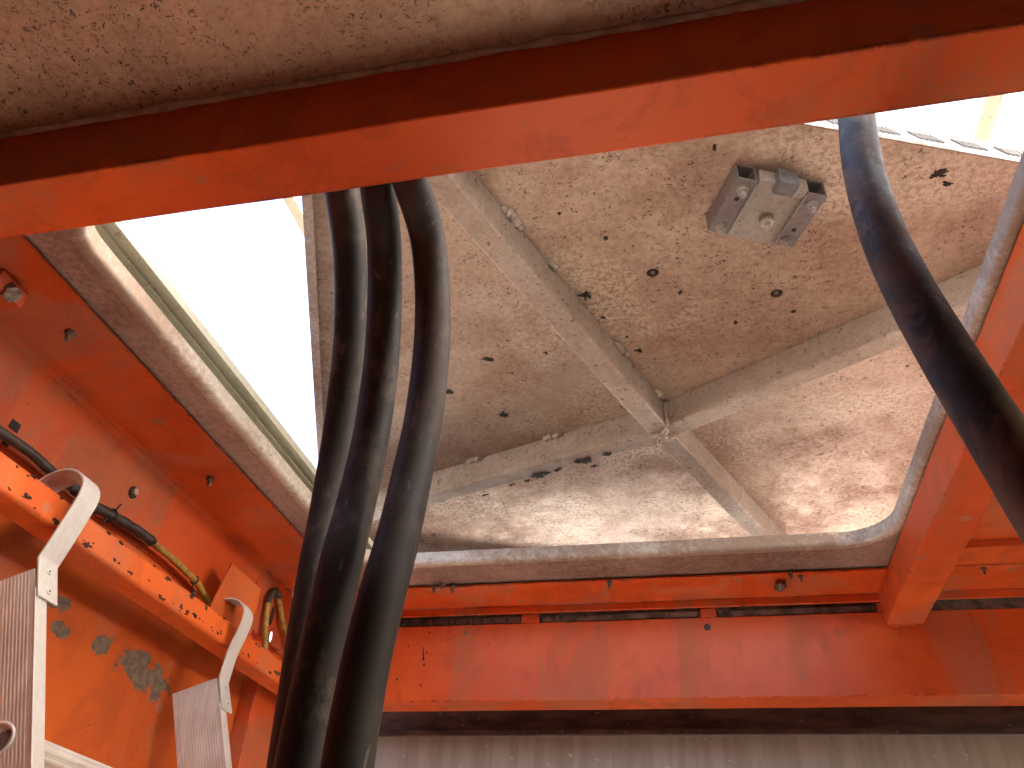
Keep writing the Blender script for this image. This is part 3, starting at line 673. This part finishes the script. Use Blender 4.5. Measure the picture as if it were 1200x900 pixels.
st2 = obj('stile', stile(o2, -.050, 1), M_alu, t)
for st, o_ in ((st1, S1), (st2, o2)):
    obj('edge_cap', MB().obox(o_, Ld, Wd, Nn, (.012, LEN), (-.0315, .0005), (.0005, .0035)), M_strap, st, bevel=.001)
M_in = simple('hollow_shade', (.05, .04, .035), (.10, .08, .07), 30, .7)
def rung(k, d):
    a = S1 + Ld * d - Nn * .060; L = WL
    n = 40; pr = []
    for i in range(n):
        an = 2 * math.pi * i / n; r = .027 * (1 + (.07 if i % 4 < 2 else 0)); pr.append((r * math.cos(an) * .8, r * math.sin(an)))
    r0 = obj('rung', MB().sweep(pr, a, Wd, Ld, Nn, -.029, L - .030, caps=False), M_rung, t)
    c = a - Wd * .0305
    pts = [c + (Ld * math.cos(q) * .8 + Nn * math.sin(q)) * .030 for q in [2 * math.pi * i / 24 for i in range(25)]]
    obj('rung_collar', MB().path(pts, .0035, 8), M_strap, r0, smooth=True)
    obj('rung_hollow', MB().cyl(c - Wd * .0003, c - Wd * .0010, .025, .025, 20), M_in, r0)  # dark disc paints the shaded hollow; the web stays closed
for k, d in enumerate((.262, .54, .78, 1.06, 1.34, 1.62, 1.90)): rung(k, d)
# hooks: strap riveted on the outer flange, rising beside the tube and curling over it
def hook(o_, w0):
    """o_ = stile corner; the strap is a bent ribbon in the plane x-z, wide along Wd"""
    base = o_ - Wd * .003
    pa = base + Ld * .028 + Nn * .006; pb = base - Ld * .050 + Nn * .006
    zc = .742; yb = pb.y
    ctr = [pa, pb, V((-1.176, yb - .0, .640)), V((-1.162, yb + .000, .70)), V((-1.156, yb + .0, .735)), V((-1.162, yb + .0, .760)), V((-1.184, yb, .780)), V((-1.214, yb, .787)), V((-1.247, yb, .778)), V((-1.268, yb, .760)), V((-1.276, yb, .72)), V((-1.277, yb, .68))]
    pts = [pa, pa.lerp(pb, .5)] + smooth_pts(ctr[1:], 6)
    mb = MB(); rings = []
    for i, p in enumerate(pts):
        tn = (pts[min(i + 1, len(pts) - 1)] - pts[max(i - 1, 0)]).normalized(); nn = tn.cross(Y).normalized()
        wh = w0 / 2; th = .0024
        rings.append([mb.bm.verts.new(p + Y * a * wh + nn * b_ * th) for a, b_ in ((-1, -1), (1, -1), (1, 1), (-1, 1))])
    for r0, r1 in zip(rings, rings[1:]):
        for i in range(4): mb.bm.faces.new((r0[i], r0[(i + 1) % 4], r1[(i + 1) % 4], r1[i]))
    mb.bm.faces.new(rings[0][::-1]); mb.bm.faces.new(rings[-1])
    hk = obj('hook', mb, M_strap, t, bevel=.0012)
    for d in (-.030, .010):
        p = base + Ld * d + Nn * .009
        obj('rivet', MB().cyl(p, p + Nn * .0022, .0072, .0055, 16), M_strap, hk, smooth=False)
        obj('rivet_core', MB().cyl(p + Nn * .0023, p + Nn * .0028, .0022, .002, 10), M_black, hk)
hook(S1, .054); hook(o2, .048)

# ------------------------------------------------------------------ hoses
def hose(pix, tail, rad, mat, label, grp):
    pts = [ond(u, v, d) for u, v, d in pix]
    head = [V(q) for q in tail]
    sp = smooth_pts(head + pts, 10)
    o = obj('hose', MB().path(sp, [rad * (1 + .012 * mnoise.noise(p * 9)) for p in sp], 28), mat, smooth=True)
    return tag(o, label, 'hose', grp)
G = 'black rubber hoses through the hatch'
hose([(400, 226, 1.25), (410, 300, 1.27), (410, 400, 1.27), (399, 500, 1.25), (385, 590, 1.20), (366, 700, 1.10), (338, 900, .97), (322, 1010, .86), (300, 1200, .70)],
     [(-.56, -.6, 1.04), (-.54, .15, 1.05), (-.52, .48, 1.09), (-.507, .605, 1.105), (-.500, .668, 1.085), ond(391, 186, 1.265)], .0265, M_hose, 'leftmost black hose of the three hanging together through the hatch', G)
hose([(443, 222, 1.19), (451, 300, 1.22), (448, 410, 1.20), (435, 510, 1.14), (416, 595, 1.06), (395, 680, .97), (350, 900, .84), (335, 1010, .78), (320, 1200, .68)],
     [(-.47, -.6, 1.04), (-.46, .15, 1.05), (-.44, .48, 1.085), (-.432, .60, 1.10), (-.424, .662, 1.07), ond(436, 186, 1.21)], .0265, M_hose, 'middle black hose of the three hanging together through the hatch', G)
hose([(482, 216, 1.16), (502, 285, 1.20), (507, 380, 1.17), (498, 480, 1.10), (481, 565, 1.02), (465, 635, .95), (447, 700, .89), (426, 790, .84), (407, 900, .79), (395, 1010, .74), (385, 1200, .65)],
     [(-.40, -.6, 1.04), (-.40, .15, 1.05), (-.395, .48, 1.08), (-.388, .60, 1.095), (-.375, .66, 1.06), ond(468, 178, 1.18)], .0265, M_hose, 'rightmost black hose of the three hanging together through the hatch', G)
hose([(1004, 140, 1.20), (1012, 200, 1.10), (1032, 268, .98), (1063, 335, .89), (1103, 405, .81), (1140, 465, .75), (1178, 525, .70), (1215, 585, .66), (1262, 662, .62), (1330, 800, .58), (1370, 1000, .54)],
     [(.29, -.6, 1.04), (.30, .15, 1.06), (.325, .50, 1.13), (.329, .63, 1.155), (.332, .72, 1.13), ond(1001, 90, 1.22)], .0265, M_hose2, 'single muddy black hose curving down in front of the right orange beam', G)
